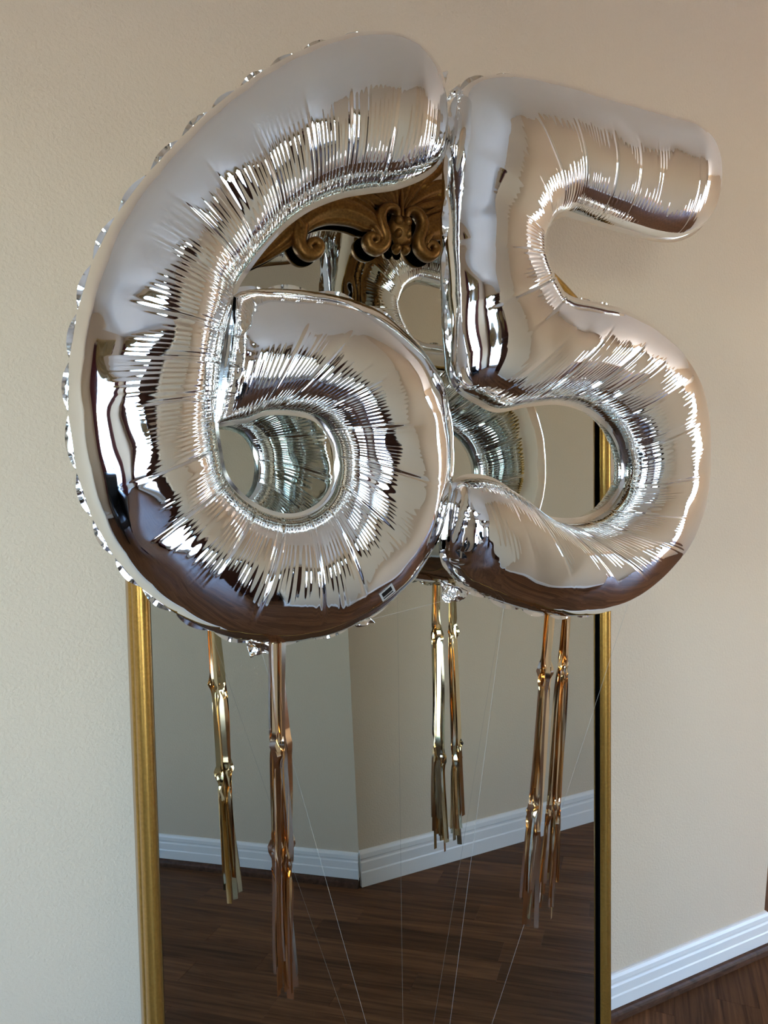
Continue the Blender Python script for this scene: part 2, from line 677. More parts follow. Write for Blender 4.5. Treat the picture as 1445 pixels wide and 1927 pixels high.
window('window_1', (LW, 1.25), (0, 1), (1, 0), 1.3, 0.3, 2.2, 2, 3)
window('window_2', (LW + 0.4, BW), (1, 0), (0, -1), 2.0, 0.3, 2.3, 3, 3)
window('added_window_right', (4.4, 2.0), (0, 1), (-1, 0), 2.2, 0.05, 2.35, 2, 1)  # unseen window, added to brighten the right part of the mirror wall
window('added_window_far', (2.55, -2.2), (1, 0), (0, 1), 0.8, 0.45, 2.35, 1, 2)  # unseen window, added to light the corridor wall

#PART2
# ------------------------------------------------------------------ furniture of the room behind the camera (seen in the foil)


def drape(name, corner, along, inward, wid, z0, z1, label):
    corner, along, inward = (np.array(v, float) for v in (corner, along, inward))
    n, k = 90, 14
    P = np.zeros((n, k, 3))
    for i in range(n):
        s = i / (n - 1)
        d = 0.055 + 0.022 * math.sin(s * 2 * math.pi * 5.5) + 0.012 * math.sin(s * 31)
        for j in range(k):
            z = z0 + (z1 - z0) * j / (k - 1)
            pinch = 1 - 0.35 * math.exp(-((z - 1.0) / 0.35) ** 2)
            c = corner + along * (wid * (0.5 + (s - 0.5) * pinch)) + inward * d * (0.8 + 0.2 * pinch)
            P[i, j] = uw(c[0], c[1], z)
    o = grid_mesh(name, P, M_MAROON)
    sol = o.modifiers.new('thickness', 'SOLIDIFY')
    sol.thickness = 0.004
    return tag(o, label, 'curtain', 'maroon window curtains')


def swag(name, corner, along, inward, wid, ztop, label):
    corner, along, inward = (np.array(v, float) for v in (corner, along, inward))
    par = tag(empty(name, uw(corner[0], corner[1], ztop)), label, 'valance', 'gold swag valances')
    inv = np.array(par.matrix_world.inverted())
    rod = []
    for i in range(2):
        c = corner + along * (-0.1 + (wid + 0.2) * i) + inward * 0.14
        rod.append(uw(c[0], c[1], ztop))
    path = np.linspace(rod[0], rod[1], 12)
    a = np.linspace(0, 2 * math.pi, 13)[:-1]
    R = sweep(path, np.stack([np.cos(a), np.sin(a)], 1) * 0.016, normal=UP)
    grid_mesh('rod', R @ inv[:3, :3].T + inv[:3, 3], M_KNOB, par, close_v=True)
    for q in range(2):
        n, k = 40, 24
        P = np.zeros((n, k, 3))
        for i in range(n):
            s = i / (n - 1)
            sag = 0.09 + 0.28 * math.sin(math.pi * s) ** 0.8
            for j in range(k):
                t = j / (k - 1)
                fold = 0.022 * math.sin(t * 2 * math.pi * 4.5) * (0.4 + math.sin(math.pi * s))
                c = corner + along * (wid * (q + s) / 2) + inward * (0.165 + 0.05 * math.sin(math.pi * t) + fold)
                P[i, j] = uw(c[0], c[1], ztop - sag * t)
        P = P @ inv[:3, :3].T + inv[:3, 3]
        o = grid_mesh('swag', P, M_SWAG, par)
        o.modifiers.new('thickness', 'SOLIDIFY').thickness = 0.004


drape('curtain', (LW, 0.90), (0, 1), (1, 0), 0.42, 0.03, 2.38, 'maroon curtain at the tall left window, beside the armchair')
drape('curtain', (LW, 2.42), (0, 1), (1, 0), 0.50, 0.03, 2.38, 'maroon curtain at the tall left window, toward the back wall')
swag('window_valance', (LW, 1.1), (0, 1), (1, 0), 1.6, 2.40, 'gold swag valance over the tall left window')
drape('curtain', (LW + 0.12, BW), (1, 0), (0, -1), 0.36, 0.03, 2.38, 'maroon curtain at the back window, in the room corner')
drape('curtain', (LW + 2.32, BW), (1, 0), (0, -1), 0.36, 0.03, 2.38, 'maroon curtain at the back window, next to the armoire wall')
swag('window_valance', (LW + 0.35, BW), (1, 0), (0, -1), 2.1, 2.40, 'gold swag valance over the back window')

# dark armoire on the back wall
ar = tag(empty('armoire', uw(AU - 0.29, 3.1, 0), (-NW, -HOR, UP)), 'tall dark mahogany armoire against the side wall', 'armoire')
boxes('body', [(-0.46, 0.46, -0.22, 0.24, 0.10, 1.86)], M_ARMOIRE, ar, 0.006)
boxes('plinth', [(-0.48, 0.48, -0.20, 0.25, 0.0, 0.10)], M_ARMOIRE, ar, 0.006)
boxes('cornice', [(-0.50, 0.50, -0.25, 0.27, 1.86, 1.93), (-0.53, 0.53, -0.25, 0.30, 1.93, 1.97)], M_ARMOIRE, ar, 0.008)
for sx in (-1, 1):
    x0, x1 = (0.01, 0.44) if sx > 0 else (-0.44, -0.01)
    d = boxes('door', [(x0, x1, 0.24, 0.262, 0.16, 1.80)], M_ARMOIRE, ar, 0.004)
    boxes('door_panel', [(x0 + .07, x1 - .07, 0.258, 0.272, 0.26, 0.90), (x0 + .07, x1 - .07, 0.258, 0.272, 1.0, 1.70)], M_ARMOIRE, d, 0.005)
    boxes('knob', [(sx * 0.05 - .012, sx * 0.05 + .012, 0.26, 0.295, 0.94, 0.965)], M_KNOB, d, 0.006)

# black armchair by the left window
ch = tag(empty('armchair', uw(-1.72, 1.25, 0), ROOM_AX), 'black leather armchair by the tall left window', 'armchair')
boxes('seat', [(-0.29, 0.33, -0.30, 0.30, 0.24, 0.45)], M_CHAIR, ch, 0.04)
boxes('backrest', [(-0.42, -0.22, -0.36, 0.36, 0.20, 0.92)], M_CHAIR, ch, 0.06)
boxes('armrest', [(-0.34, 0.36, 0.28, 0.42, 0.16, 0.62)], M_CHAIR, ch, 0.05)
boxes('armrest', [(-0.34, 0.36, -0.42, -0.28, 0.16, 0.62)], M_CHAIR, ch, 0.05)
for lx in (-0.34, 0.30):
    for ly in (-0.36, 0.36):
        boxes('leg', [(lx - .03, lx + .03, ly - .03, ly + .03, 0, 0.18)], M_ARMOIRE, ch, 0.006)

# ------------------------------------------------------------------ the leaning mirror
mirror = tag(empty('floor_mirror', MBASE, (HOR, MUP, NM)),
             'tall gold framed mirror with carved crest leaning against the wall', 'mirror')
# local: x across, y up along the glass, z out of the glass


def mloc(px, py, dz=0.02):
    P = on_plane(px, py, NM, MBASE + NM * dz) - MBASE
    return np.array([P @ HOR, P @ MUP])


HB = 0.0145
half = [(0.4605, 0.0145), (0.4605, 0.5), (0.4605, 1.0), (0.4605, 1.45), (0.4590, 1.53), (0.446, 1.60), (0.412, 1.656), (0.357, 1.702),
        (0.319, 1.729), (0.265, 1.768), (0.20, 1.806), (0.10, 1.842), (0.0, 1.856)]
R_ = np.array(half)
outline = np.vstack([R_, R_[-2::-1] * [-1, 1]])
out3 = catmull(outline, 260)
path = np.concatenate([out3, np.zeros((len(out3), 1))], 1)
# rounded bar with a small outer bead
pr = []
for a in np.linspace(math.radians(-35), math.radians(180), 15):
    pr.append((0.0135 * math.cos(a) - 0.0015, 0.003 + 0.0175 * math.sin(a)))
pr = [(0.0145, -0.038), (0.0145, -0.006), (0.0125, -0.004)] + pr[1:] + [(-0.0145, 0.0), (-0.0145, -0.038)]
S_ = sweep(path, pr, normal=(0, 0, 1))
fr = grid_mesh('frame', S_, M_GOLD, mirror, close_v=True, flip=True)
reb = [(-0.0150, -0.003), (-0.0150, 0.0070), (-0.0138, 0.0080), (-0.0128, 0.0070), (-0.0128, -0.003)]
grid_mesh('inner_rebate', sweep(path, reb, normal=(0, 0, 1)), M_BLACK, mirror, close_v=True, flip=True)
bt = np.array([[-0.475, 0.0145, 0], [0, 0.0145, 0], [0.475, 0.0145, 0]])
bt = np.stack([np.linspace(bt[0, k], bt[2, k], 30) for k in range(3)], 1)
grid_mesh('bottom_rail', sweep(bt, pr, normal=(0, 0, 1)), M_GOLD, mirror, close_v=True, flip=True)
inner = out3
gv = [(x, y, 0.0) for x, y in inner]
gv += [(x, y, -0.004) for x, y in inner]
k = len(inner)
gf = [tuple(range(k))[::-1], tuple(range(k, 2 * k))] + [(i, (i + 1) % k, k + (i + 1) % k, k + i) for i in range(k)]
g = mesh_obj('mirror_glass', gv, gf, M_GLASS, mirror)
bm = bmesh.new()
bm.from_mesh(g.data)
bmesh.ops.recalc_face_normals(bm, faces=bm.faces)
bm.to_mesh(g.data)
bm.free()
bv = [(x * 0.985, y, -0.012) for x, y in inner] + [(x * 0.985, y, -0.034) for x, y in inner]
mesh_obj('backing_board', bv, gf, M_BLACK, mirror)

# carved crest: everything stands a little off the glass, its unlit back darkened by a black colour


def relief(name, ctrl, widths, parent, z0=0.010, th=0.016, n=70, crown=1.0, groove=True, material=None):
    """carved band: centre line ctrl (x, y) in the mirror plane, half widths along it"""
    C = catmull(np.column_stack([np.asarray(ctrl, float), widths]), n)
    path = np.column_stack([C[:, 0], C[:, 1], np.full(n, z0)])
    sec = []
    for w in C[:, 2]:
        pts = [(w, 0.0)]
        for a in np.linspace(0, math.pi, 13):
            r = math.cos(a)
            hgt = th * (0.35 + 0.65 * math.sin(a) ** 0.7) * crown
            if groove and abs(abs(r) - 0.62) < 0.12:
                hgt -= 0.005
            pts.append((w * r, hgt * min(1, w / 0.008 + 0.3)))
        pts.append((-w, 0.0))
        sec.append(pts)
    P = sweep(path, np.array(sec), normal=(0, 0, 1))
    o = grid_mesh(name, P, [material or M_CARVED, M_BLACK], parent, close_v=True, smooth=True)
    bm = bmesh.new()
    bm.from_mesh(o.data)
    bm.verts.ensure_lookup_table()
    m_ = P.shape[1]
    for e in (0, n - 1):
        try:
            bm.faces.new([bm.verts[e * m_ + j] for j in range(m_)])
        except ValueError:
            pass
    bmesh.ops.recalc_face_normals(bm, faces=bm.faces)
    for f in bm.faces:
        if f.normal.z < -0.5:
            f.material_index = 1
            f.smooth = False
    bm.to_mesh(o.data)
    bm.free()
    return o


def dome(name, cx, cy, rx, ry, hz, parent, z0=0.010, lumps=0, rot=0.0):
    n, k = 28, 10
    P = np.zeros((n, k, 3))
    for i in range(n):
        a = 2 * math.pi * i / n
        for j in range(k):
            r = 1 - j / (k - 1) * 0.97
            q = 1 + (0.10 * math.sin(lumps * a) * r if lumps else 0)
            x, y = rx * r * q * math.cos(a), ry * r * q * math.sin(a)
            P[i, j] = (cx + x * math.cos(rot) - y * math.sin(rot), cy + x * math.sin(rot) + y * math.cos(rot), z0 + hz * math.sqrt(max(0, 1 - r * r)) + 0.002 * (1 - r))
    P = np.concatenate([np.concatenate([P[:, :1, :2], np.full((n, 1, 1), z0 - 0.001)], 2), P], 1)
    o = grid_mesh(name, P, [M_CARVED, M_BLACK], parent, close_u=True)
    bm = bmesh.new()
    bm.from_mesh(o.data)
    bm.verts.ensure_lookup_table()
    m_ = P.shape[1]
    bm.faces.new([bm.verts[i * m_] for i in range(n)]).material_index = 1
    bm.faces.new([bm.verts[i * m_ + m_ - 1] for i in range(n)])
    bmesh.ops.recalc_face_normals(bm, faces=bm.faces)
    bm.to_mesh(o.data)
    bm.free()
    return o


XC = mloc(752, 440)[0]
XO = 0.75 * XC           # the crest sits a touch off centre


def ML(pts):
    out = []
    for p in pts:
        q = mloc(*p)
        out.append((q[0] - XC, q[1]))
    return np.array(out)


def both(name, fn):
    for sx in (1, -1):
        fn(name, sx)


def mirror_relief(name, pts, widths, **kw):
    c = ML(pts)
    for sx in (1, -1):
        relief(name, c * [sx, 1] + [XO, 0], widths, mirror, **kw)


# arch band below the frame, from the shoulder up to the knot, then on to the centre scroll
mirror_relief('arch_band', [(470, 500), (497, 478), (528, 452), (556, 428), (585, 408)],
              [0.003, 0.010, 0.015, 0.017, 0.014], z0=0.009)
mirror_relief('acanthus_band', [(568, 425), (588, 408), (612, 396), (640, 393), (668, 400), (694, 416), (708, 434)],
              [0.012, 0.017, 0.022, 0.025, 0.024, 0.020, 0.008], z0=0.012, th=0.018)
mirror_relief('scroll', [(566, 420), (561, 436), (559, 454), (565, 470), (577, 479), (591, 476), (597, 464), (591, 455), (580, 456), (576, 464), (581, 469), (586, 466)],
              [0.010, 0.012, 0.0115, 0.011, 0.0105, 0.010, 0.009, 0.0075, 0.0065, 0.0055, 0.0045, 0.003], z0=0.014, th=0.019, groove=False, n=110)
mirror_relief('scroll', [(738, 424), (743, 408), (739, 395), (727, 390), (716, 396), (711, 410), (714, 427), (720, 444), (718, 460), (706, 470), (693, 466), (687, 454), (692, 445), (702, 447), (704, 456), (698, 459)],
              [0.003, 0.0045, 0.0062, 0.0075, 0.0085, 0.0095, 0.0100, 0.0105, 0.0105, 0.010, 0.0095, 0.0085, 0.0072, 0.006, 0.0045, 0.003], z0=0.015, th=0.020, groove=False, n=130)
mirror_relief('leaf', [(690, 424), (700, 432), (708, 444), (711, 458)], [0.002, 0.007, 0.007, 0.002], z0=0.016, th=0.02, n=30)
mirror_relief('leaf', [(548, 412), (556, 421), (560, 430), (556, 437)], [0.002, 0.006, 0.006, 0.002], z0=0.018, th=0.018, n=30)
cm = ML([(752, 432), (744, 466), (752, 398), (735, 375)])
dome('mask', XO, cm[0][1], 0.022, 0.030, 0.018, mirror, z0=0.014, lumps=5, rot=0.3)
for sx in (1, -1):
    dome('boss', XO + sx * 0.0085, cm[0][1] + 0.012, 0.0085, 0.010, 0.012, mirror, z0=0.024)
    dome('boss', XO + sx * 0.009, cm[0][1] - 0.008, 0.007, 0.009, 0.011, mirror, z0=0.024)
    dome('boss', XO + sx * 0.0085, cm[1][1] - 0.001, 0.0085, 0.0095, 0.014, mirror, z0=0.016)
relief('stem', [(XO, cm[0][1] + 0.02), (XO, cm[2][1]), (XO, cm[2][1] + 0.03)], [0.004, 0.0035, 0.003], mirror, z0=0.016, th=0.018, n=20, groove=False)
# shell of radiating lobes
base_y = cm[2][1] - 0.004
for i, a in enumerate(np.linspace(-72, 72, 9)):
    r = math.radians(a)
    Ln = 0.150 - 0.045 * abs(a) / 72
    d = np.array([math.sin(r), math.cos(r)])
    side = np.array([math.cos(r), -math.sin(r)]) * (0.012 * a / 72)
    o_ = np.array([XO, base_y])
    relief('shell_lobe', [o_ + d * 0.012, o_ + d * Ln * 0.4 - side * .3, o_ + d * Ln * 0.75, o_ + d * Ln * 0.95 + side, o_ + d * Ln + side],
           [0.003, 0.0085, 0.0155, 0.0145, 0.004], mirror, z0=0.008, th=0.018, n=40)
# side leaves running along the arch beside the shell
for sx in (1, -1):
    for (x0, y0, x1, y1, w) in ((0.05, base_y + 0.005, 0.135, base_y + 0.03, 0.012), (0.06, base_y - 0.012, 0.15, base_y - 0.004, 0.010)):
        mxx, myy = (x0 + x1) / 2, (y0 + y1) / 2 + 0.010
        relief('leaf', np.array([(x0, y0), (mxx, myy), (x1, y1)]) * [sx, 1] + [XO, 0], [0.003, w, 0.002], mirror, z0=0.012, th=0.016, n=36)

# ------------------------------------------------------------------ foil balloons


def h1(k, seed):
    v = np.sin(k * 127.1 + seed * 311.7) * 43758.5453
    return v - np.floor(v)


def sstep(a, b, x):
    t = np.clip((x - a) / (b - a), 0, 1)
    return t * t * (3 - 2 * t)


def vnoise(x, y, seed=0):
    xi, yi = np.floor(x), np.floor(y)
    xf, yf = x - xi, y - yi
    u, v = xf * xf * (3 - 2 * xf), yf * yf * (3 - 2 * yf)

    def g(a, b):
        return h1(a + b * 57.0, seed)
    return ((g(xi, yi) * (1 - u) + g(xi + 1, yi) * u) * (1 - v) + (g(xi, yi + 1) * (1 - u) + g(xi + 1, yi + 1) * u) * v) * 2 - 1


class Foil:
    def __init__(self, P0, yaw, tilt, pairs, hf, wr, side, thick, ncol=1750, nrow=84, seed=1, crum=()):
        y, t = math.radians(yaw), math.radians(tilt)
        self.e1 = np.array([math.cos(y), math.sin(y), 0])
        nn = np.array([math.sin(y), -math.cos(y), 0])
        self.n = nn * math.cos(t) + UP * math.sin(t)
        self.e2 = UP * math.cos(t) - nn * math.sin(t)
        self.P0 = np.array(P0, float)
        A = np.array([self.plane(*p[0]) for p in pairs])
        B = np.array([self.plane(*p[1]) for p in pairs])
        ctl = np.column_stack([(A + B) / 2, A, B, hf, wr, side])
        # smooth curve, even in centre line length
        k = len(ctl)
        E = np.vstack([2 * ctl[0] - ctl[1], ctl, 2 * ctl[-1] - ctl[-2]])
        tt = np.linspace(0, k - 1 - 1e-9, 9000)
        i = tt.astype(int)
        f = (tt - i)[:, None]
        a, b, c, d = E[i], E[i + 1], E[i + 2], E[i + 3]
        C = 0.5 * (2 * b + (c - a) * f + (2 * a - 5 * b + 4 * c - d) * f ** 2 + (3 * b - a - 3 * c + d) * f ** 3)
        # step by mean of the two edges and the centre so that fans stay well sampled
        dl = sum(np.linalg.norm(np.diff(C[:, q:q + 2], axis=0), axis=1) for q in (0, 2, 4)) / 3
        s = np.concatenate([[0], np.cumsum(dl)])
        q = np.linspace(0, s[-1], ncol)
        C = np.stack([np.interp(q, s, C[:, j]) for j in range(C.shape[1])], 1)
        ctl_s = np.interp(np.arange(k), tt, s)
        self.ctl_s, self.S, self.C = ctl_s, q, C
        A, B, hfac, wrk = C[:, 2:4], C[:, 4:6], np.clip(C[:, 6], 0, 1.3), np.clip(C[:, 7], 0, 2)
        # pinched seams: small scallops between tacks
        th = np.linspace(0, math.pi, nrow)
        tpar = th / math.pi
        cc = (1 - np.cos(th)) / 2
        half = np.linalg.norm(B - A, axis=1) / 2
        href = 0.095
        hh = np.where(half < href, half, href * (half / href) ** 0.55) * thick * hfac
        X = A[:, None, :] * (1 - cc)[None, :, None] + B[:, None, :] * cc[None, :, None]
        Z = hh[:, None] * np.sin(th)[None, :] ** 0.94
        Sg = np.repeat(q[:, None], nrow, 1)
        Tg = np.repeat(tpar[None], ncol, 0)
        # side 0: the wrinkled edge is B, side 1: it is A
        sd = C[:, 8] > 0.5
        self.sd = sd
        Tg[sd] = 1 - Tg[sd]
        wrk = wrk * np.clip(np.abs(C[:, 8] - 0.5) * 2, 0, 1)
        # local length of a step along the stroke, relative to the centre
        ds = np.linalg.norm(np.gradient(X, axis=0), axis=2) / (q[1] - q[0])
        # --- soft waviness of the foil
        edge = np.sin(th)[None, :]
        Z += edge * 0.0035 * vnoise(X[..., 0] / 0.085, X[..., 1] / 0.085, seed)
        Z += edge * 0.0012 * vnoise(X[..., 0] / 0.035 + 9, X[..., 1] / 0.035, seed + 3)
        # --- pleats: deep folds across the stroke with pillows between them
        rr = random.Random(seed)
        pos, cur = [], 0.06
        while cur < q[-1] - 0.04:
            pos.append(cur)
            cur += rr.uniform(0.048, 0.088)
        pos = np.array(pos)
        wcol = wrk[:, None]
        for j, p in enumerate(pos):
            t0 = rr.uniform(0.24, 0.42)
            dep = rr.uniform(0.0012, 0.0030)
            skew = rr.uniform(-0.006, 0.006)
            env = sstep(t0 - 0.05, t0 + 0.50, Tg) * (1 - sstep(0.93, 1.0, Tg))
            x = Sg - p - skew * (Tg - 0.6)
            Z -= env * wcol * dep * (np.exp(-(x / 0.0022) ** 2) - 0.55 * np.exp(-((x - 0.005) / 0.0022) ** 2)
                                     + 0.35 * np.exp(-((x + 0.006) / 0.003) ** 2))
        # pillows
        jj = np.clip(np.searchsorted(pos, q) - 1, 0, len(pos) - 2)
        ph = np.clip((q - pos[jj]) / (pos[jj + 1] - pos[jj]), 0, 1)
        pil = (4 * ph * (1 - ph))[:, None]
        Z += 0.0016 * wcol * pil * sstep(0.25, 0.6, Tg) * (1 - sstep(0.9, 1, Tg))
        # --- fine wrinkles, each with its own length
        lam = 0.0068
        ph = q / lam + 0.9 * vnoise(q / 0.03, q * 0, seed + 5)
        kk = np.floor(ph)
        prof = 0.5 - 0.5 * np.cos(2 * math.pi * (ph - kk))
        r1, r2 = h1(kk, seed + 1), h1(kk, seed + 2)
        big = vnoise(q / 0.06, q * 0 + 3, seed + 9)
        t0 = (0.35 + 0.12 * r1 + 0.08 * big)[:, None]
        amp = (0.65 + 0.5 * r2)[:, None] * wcol
        env = sstep(t0, t0 + 0.14, Tg) * (1 - 0.75 * sstep(0.94, 1.0, Tg))
        grow = 0.55 + 0.9 * sstep(0.5, 0.9, Tg)
        Z += env * amp * grow * 0.00076 * np.clip(ds, 0.25, 1.5) * (prof[:, None] - 0.5)
        # finer ripples next to the inner seam
        ph2 = q / 0.0041
        Z += 0.00035 * wcol * sstep(0.72, 0.88, Tg) * np.sin(2 * math.pi * ph2)[:, None] * np.clip(ds, 0.25, 1.2)
        # short tucks along the outer seam
        ph3 = q / 0.046 + 0.6 * vnoise(q / 0.2, q * 0 + 7, seed + 8)
        sc = np.abs(np.sin(math.pi * ph3)) ** 0.6
        self.scal = sc
        Z += 0.0022 * (sc[:, None] - 0.6) * np.exp(-((Tg - 0.10) / 0.07) ** 2) * sstep(0, 0.05, Tg)
        # crumpled ends
        for (s_, wid, am) in crum:
            e = np.exp(-((Sg - np.interp(s_, np.arange(k), ctl_s)) / wid) ** 2) * edge ** 0.3
            Z += e * am * np.abs(vnoise(X[..., 0] / 0.012, X[..., 1] / 0.012, seed + 20))
            Z += e * am * 0.8 * vnoise(X[..., 0] / 0.027, X[..., 1] / 0.022, seed + 21)
        Z = np.maximum(Z, 0) * (edge > 1e-6)
        self.A, self.B, self.X, self.Z, self.th = A, B, X, Z, th
        self.pos = pos

    def plane(self, px, py):
        P = on_plane(px, py, self.n, self.P0) - self.P0
        return np.array([P @ self.e1, P @ self.e2])

    def at(self, xy, z):
        return xy[..., 0:1] * self.e1 + xy[..., 1:2] * self.e2 + np.asarray(z)[..., None] * self.n + self.P0

    def build(self, name, label, base_xy):
        base = self.at(np.array(base_xy, float), np.array(0.0))
        par = tag(empty(name, base, (self.e1, -self.n, self.e2)), label, 'balloon', 'silver number balloons')
        self.base = np.array(base_xy, float)

        def loc(xy, z):
            d = xy - self.base
            return np.stack([d[..., 0], -np.asarray(z), d[..., 1]], -1)
        self.loc = loc
        self.par = par
        grid_mesh('front_panel', loc(self.X, self.Z), M_FOIL, par)
        grid_mesh('back_panel', loc(self.X, -self.Z * 0.96), M_FOIL, par, flip=True)
        # welded seam: flat fringe outside both edges
        for nm, P, Q, flipside in (('seam', self.A, self.B, False), ('seam', self.B, self.A, True)):
            T = np.gradient(P, axis=0)
            T /= np.linalg.norm(T, axis=1)[:, None] + 1e-9
            nr = np.stack([-T[:, 1], T[:, 0]], 1)
            nr *= np.sign(((P - Q) * nr).sum(1))[:, None]
            ker = np.ones(41) / 41
            nr = np.stack([np.convolve(np.pad(nr[:, c], 20, 'edge'), ker, 'valid') for c in range(2)], 1)
            outer = (self.sd == flipside).astype(float)         # scalloped fringe outside, smooth rim inside
            outer = np.convolve(np.pad(outer, 20, 'edge'), ker, 'valid')
            w = outer * 0.008 * self.scal ** 1.4 + (1 - outer) * 0.0065
            kcol = 5
            G = np.zeros((len(P), kcol, 3))
            for j in range(kcol):
                r = j / (kcol - 1)
                xy = P + nr * (w * r - 0.0012)[:, None]
                z = r * outer * (0.0012 * vnoise(self.S / 0.0045, self.S * 0, 14) * self.scal + 0.002 * vnoise(self.S / 0.025, self.S * 0, 4)) + r * 0.0006 * vnoise(self.S / 0.05, self.S * 0, 6)
                G[:, j] = loc(xy, z)
            grid_mesh(nm, G, M_SEAM, par)
        return par


six_pairs = [((834, 176), (837, 262)), ((820, 138), (828, 296)), ((796, 108), (800, 327)), ((758, 80), (745, 350)), ((700, 68), (690, 358)),
             ((620, 80), (640, 367)), ((530, 117), (585, 388)), ((450, 167), (540, 418)), ((370, 232), (500, 458)),
             ((292, 312), (465, 503)), ((228, 392), (442, 540)), ((183, 472), (434, 580)), ((154, 552), (425, 620)),
             ((135, 640), (418, 660)), ((127, 720), (412, 710)), ((130, 800), (406, 760)), ((142, 880), (404, 802)),
             ((167, 960), (411, 850)), ((207, 1036), (421, 894)), ((266, 1106), (448, 930)), ((345, 1162), (485, 957)),
             ((432, 1198), (520, 970)), ((520, 1207), (551, 973)), ((610, 1194), (581, 965)), ((690, 1160), (607, 948)),
             ((760, 1102), (624, 924)), ((810, 1030), (632, 897)), ((838, 950), (634, 869)), ((847, 860), (629, 836)),
             ((842, 780), (615, 808)), ((818, 702), (595, 788)), ((773, 642), (567, 778)), ((710, 588), (531, 774)),
             ((640, 560), (495, 776)), ((560, 547), (465, 788)), ((490, 544), (435, 793)), ((452, 549), (415, 796)),
             ((440, 556), (407, 796))]
n6 = len(six_pairs)
hf6 = np.ones(n6)
hf6[:3] = [0.0, 0.8, 0.97]
hf6[-4:] = [1.0, 0.9, 0.55, 0.0]
wr6 = np.array([0, 0.1, 0.2, 0.5, 0.9] + [1.0] * (n6 - 8) + [0.7, 0.4, 0.2])
six = Foil((-0.075, 1.103, 1.375), 20, 2, six_pairs, hf6, wr6, np.zeros(n6), 0.76, 1900, 90, 3, crum=((36, 0.02, 0.003), (0.6, 0.03, 0.002)))
six.build('number_six_balloon', 'silver foil number six balloon floating in front of the mirror', six.plane(510, 1215))

five_pairs = [((1334, 300), (1336, 384)), ((1314, 256), (1320, 420)), ((1280, 232), (1288, 444)), ((1235, 219), (1245, 450)), ((1150, 195), (1165, 432)),
              ((1050, 167), (1095, 410)), ((970, 150), (1062, 402)), ((908, 148), (1040, 410)), ((866, 170), (1025, 425)),
              ((851, 220), (1018, 440)), ((843, 320), (1013, 455)), ((839, 420), (1013, 470)), ((839, 500), (1018, 495)),
              ((841, 580), (1025, 515)), ((845, 650), (1034, 535)), ((851, 705), (1045, 550)), ((866, 735), (1062, 560)),
              ((898, 755), (1085, 566)), ((935, 770), (1113, 572)), ((990, 760), (1157, 584)), ((1052, 756), (1208, 612)),
              ((1106, 773), (1257, 656)), ((1150, 811), (1294, 718)), ((1172, 865), (1313, 800)), ((1170, 912), (1314, 880)),
              ((1145, 951), (1304, 948)), ((1106, 975), (1281, 1016)), ((1060, 981), (1244, 1068)), ((1012, 971), (1193, 1116)),
              ((980, 948), (1134, 1147)), ((956, 924), (1068, 1158)), ((923, 904), (1000, 1151)), ((890, 898), (935, 1132)),
              ((860, 906), (890, 1112)), ((848, 938), (858, 1090)), ((840, 985), (838, 1058)), ((836, 1015), (834, 1034))]
n5 = len(five_pairs)
hf5 = np.ones(n5)
hf5[:3] = [0.0, 0.82, 0.97]
wr5 = np.array([0, 0.1, 0.1, 0.15, 0.3, 0.6, 0.6, 0.5, 0.25, 0.2, 0.3, 0.5, 0.7, 0.7, 0.6, 0.5, 0.4, 0.5, 0.7, 0.9] + [1.1] * 9 + [0.8, 0.5, 0.3, 0.3, 0.3, 0.3, 0.2, 0])
sd5 = np.array([0.0] * 15 + [0.15, 0.5, 0.85] + [1.0] * (n5 - 18))
five = Foil((0.264, 1.244, 1.652), 26.73, 2, five_pairs, hf5, wr5, sd5, 0.76, 1750, 84, 7, crum=((34.5, 0.04, 0.004),))
# on the five the deep wrinkles sit on the hole side of the bowl
five.build('number_five_balloon', 'silver foil number five balloon floating beside the six', five.plane(1070, 1164))


def crumple(F, name, px_poly, seed, amp=0.006, z=0.0):
    """small crushed foil tab given by four pixel corners in the balloon plane"""
    c = [F.plane(*p) for p in px_poly]
    n = 14
    G = np.zeros((n, n, 2))
    for i in range(n):
        for j in range(n):
            a, b = i / (n - 1), j / (n - 1)
            G[i, j] = (c[0] * (1 - a) + c[1] * a) * (1 - b) + (c[3] * (1 - a) + c[2] * a) * b
    zz = amp * (vnoise(G[..., 0] / 0.006, G[..., 1] / 0.006, seed) + 0.6 * vnoise(G[..., 0] / 0.013, G[..., 1] / 0.010, seed + 1)) + z
    o = grid_mesh(name, F.loc(G, zz), M_FOIL, F.par, smooth=False)
    o.modifiers.new('thickness', 'SOLIDIFY').thickness = 0.0006
    return o


crumple(six, 'filling_neck', [(462, 1205), (530, 1203), (522, 1228), (470, 1236)], 4, 0.007)
crumple(six, 'hanging_tab', [(824, 160), (838, 158), (842, 133), (822, 136)], 6, 0.004)
crumple(six, 'seam_tuck', [(660, 1172), (692, 1158), (706, 1172), (672, 1180)], 8, 0.005)
crumple(five, 'filling_neck', [(826, 1090), (880, 1112), (868, 1132), (838, 1134)], 5, 0.007)
crumple(five, 'hanging_tab', [(842, 190), (866, 176), (862, 160), (846, 172)], 9, 0.004)


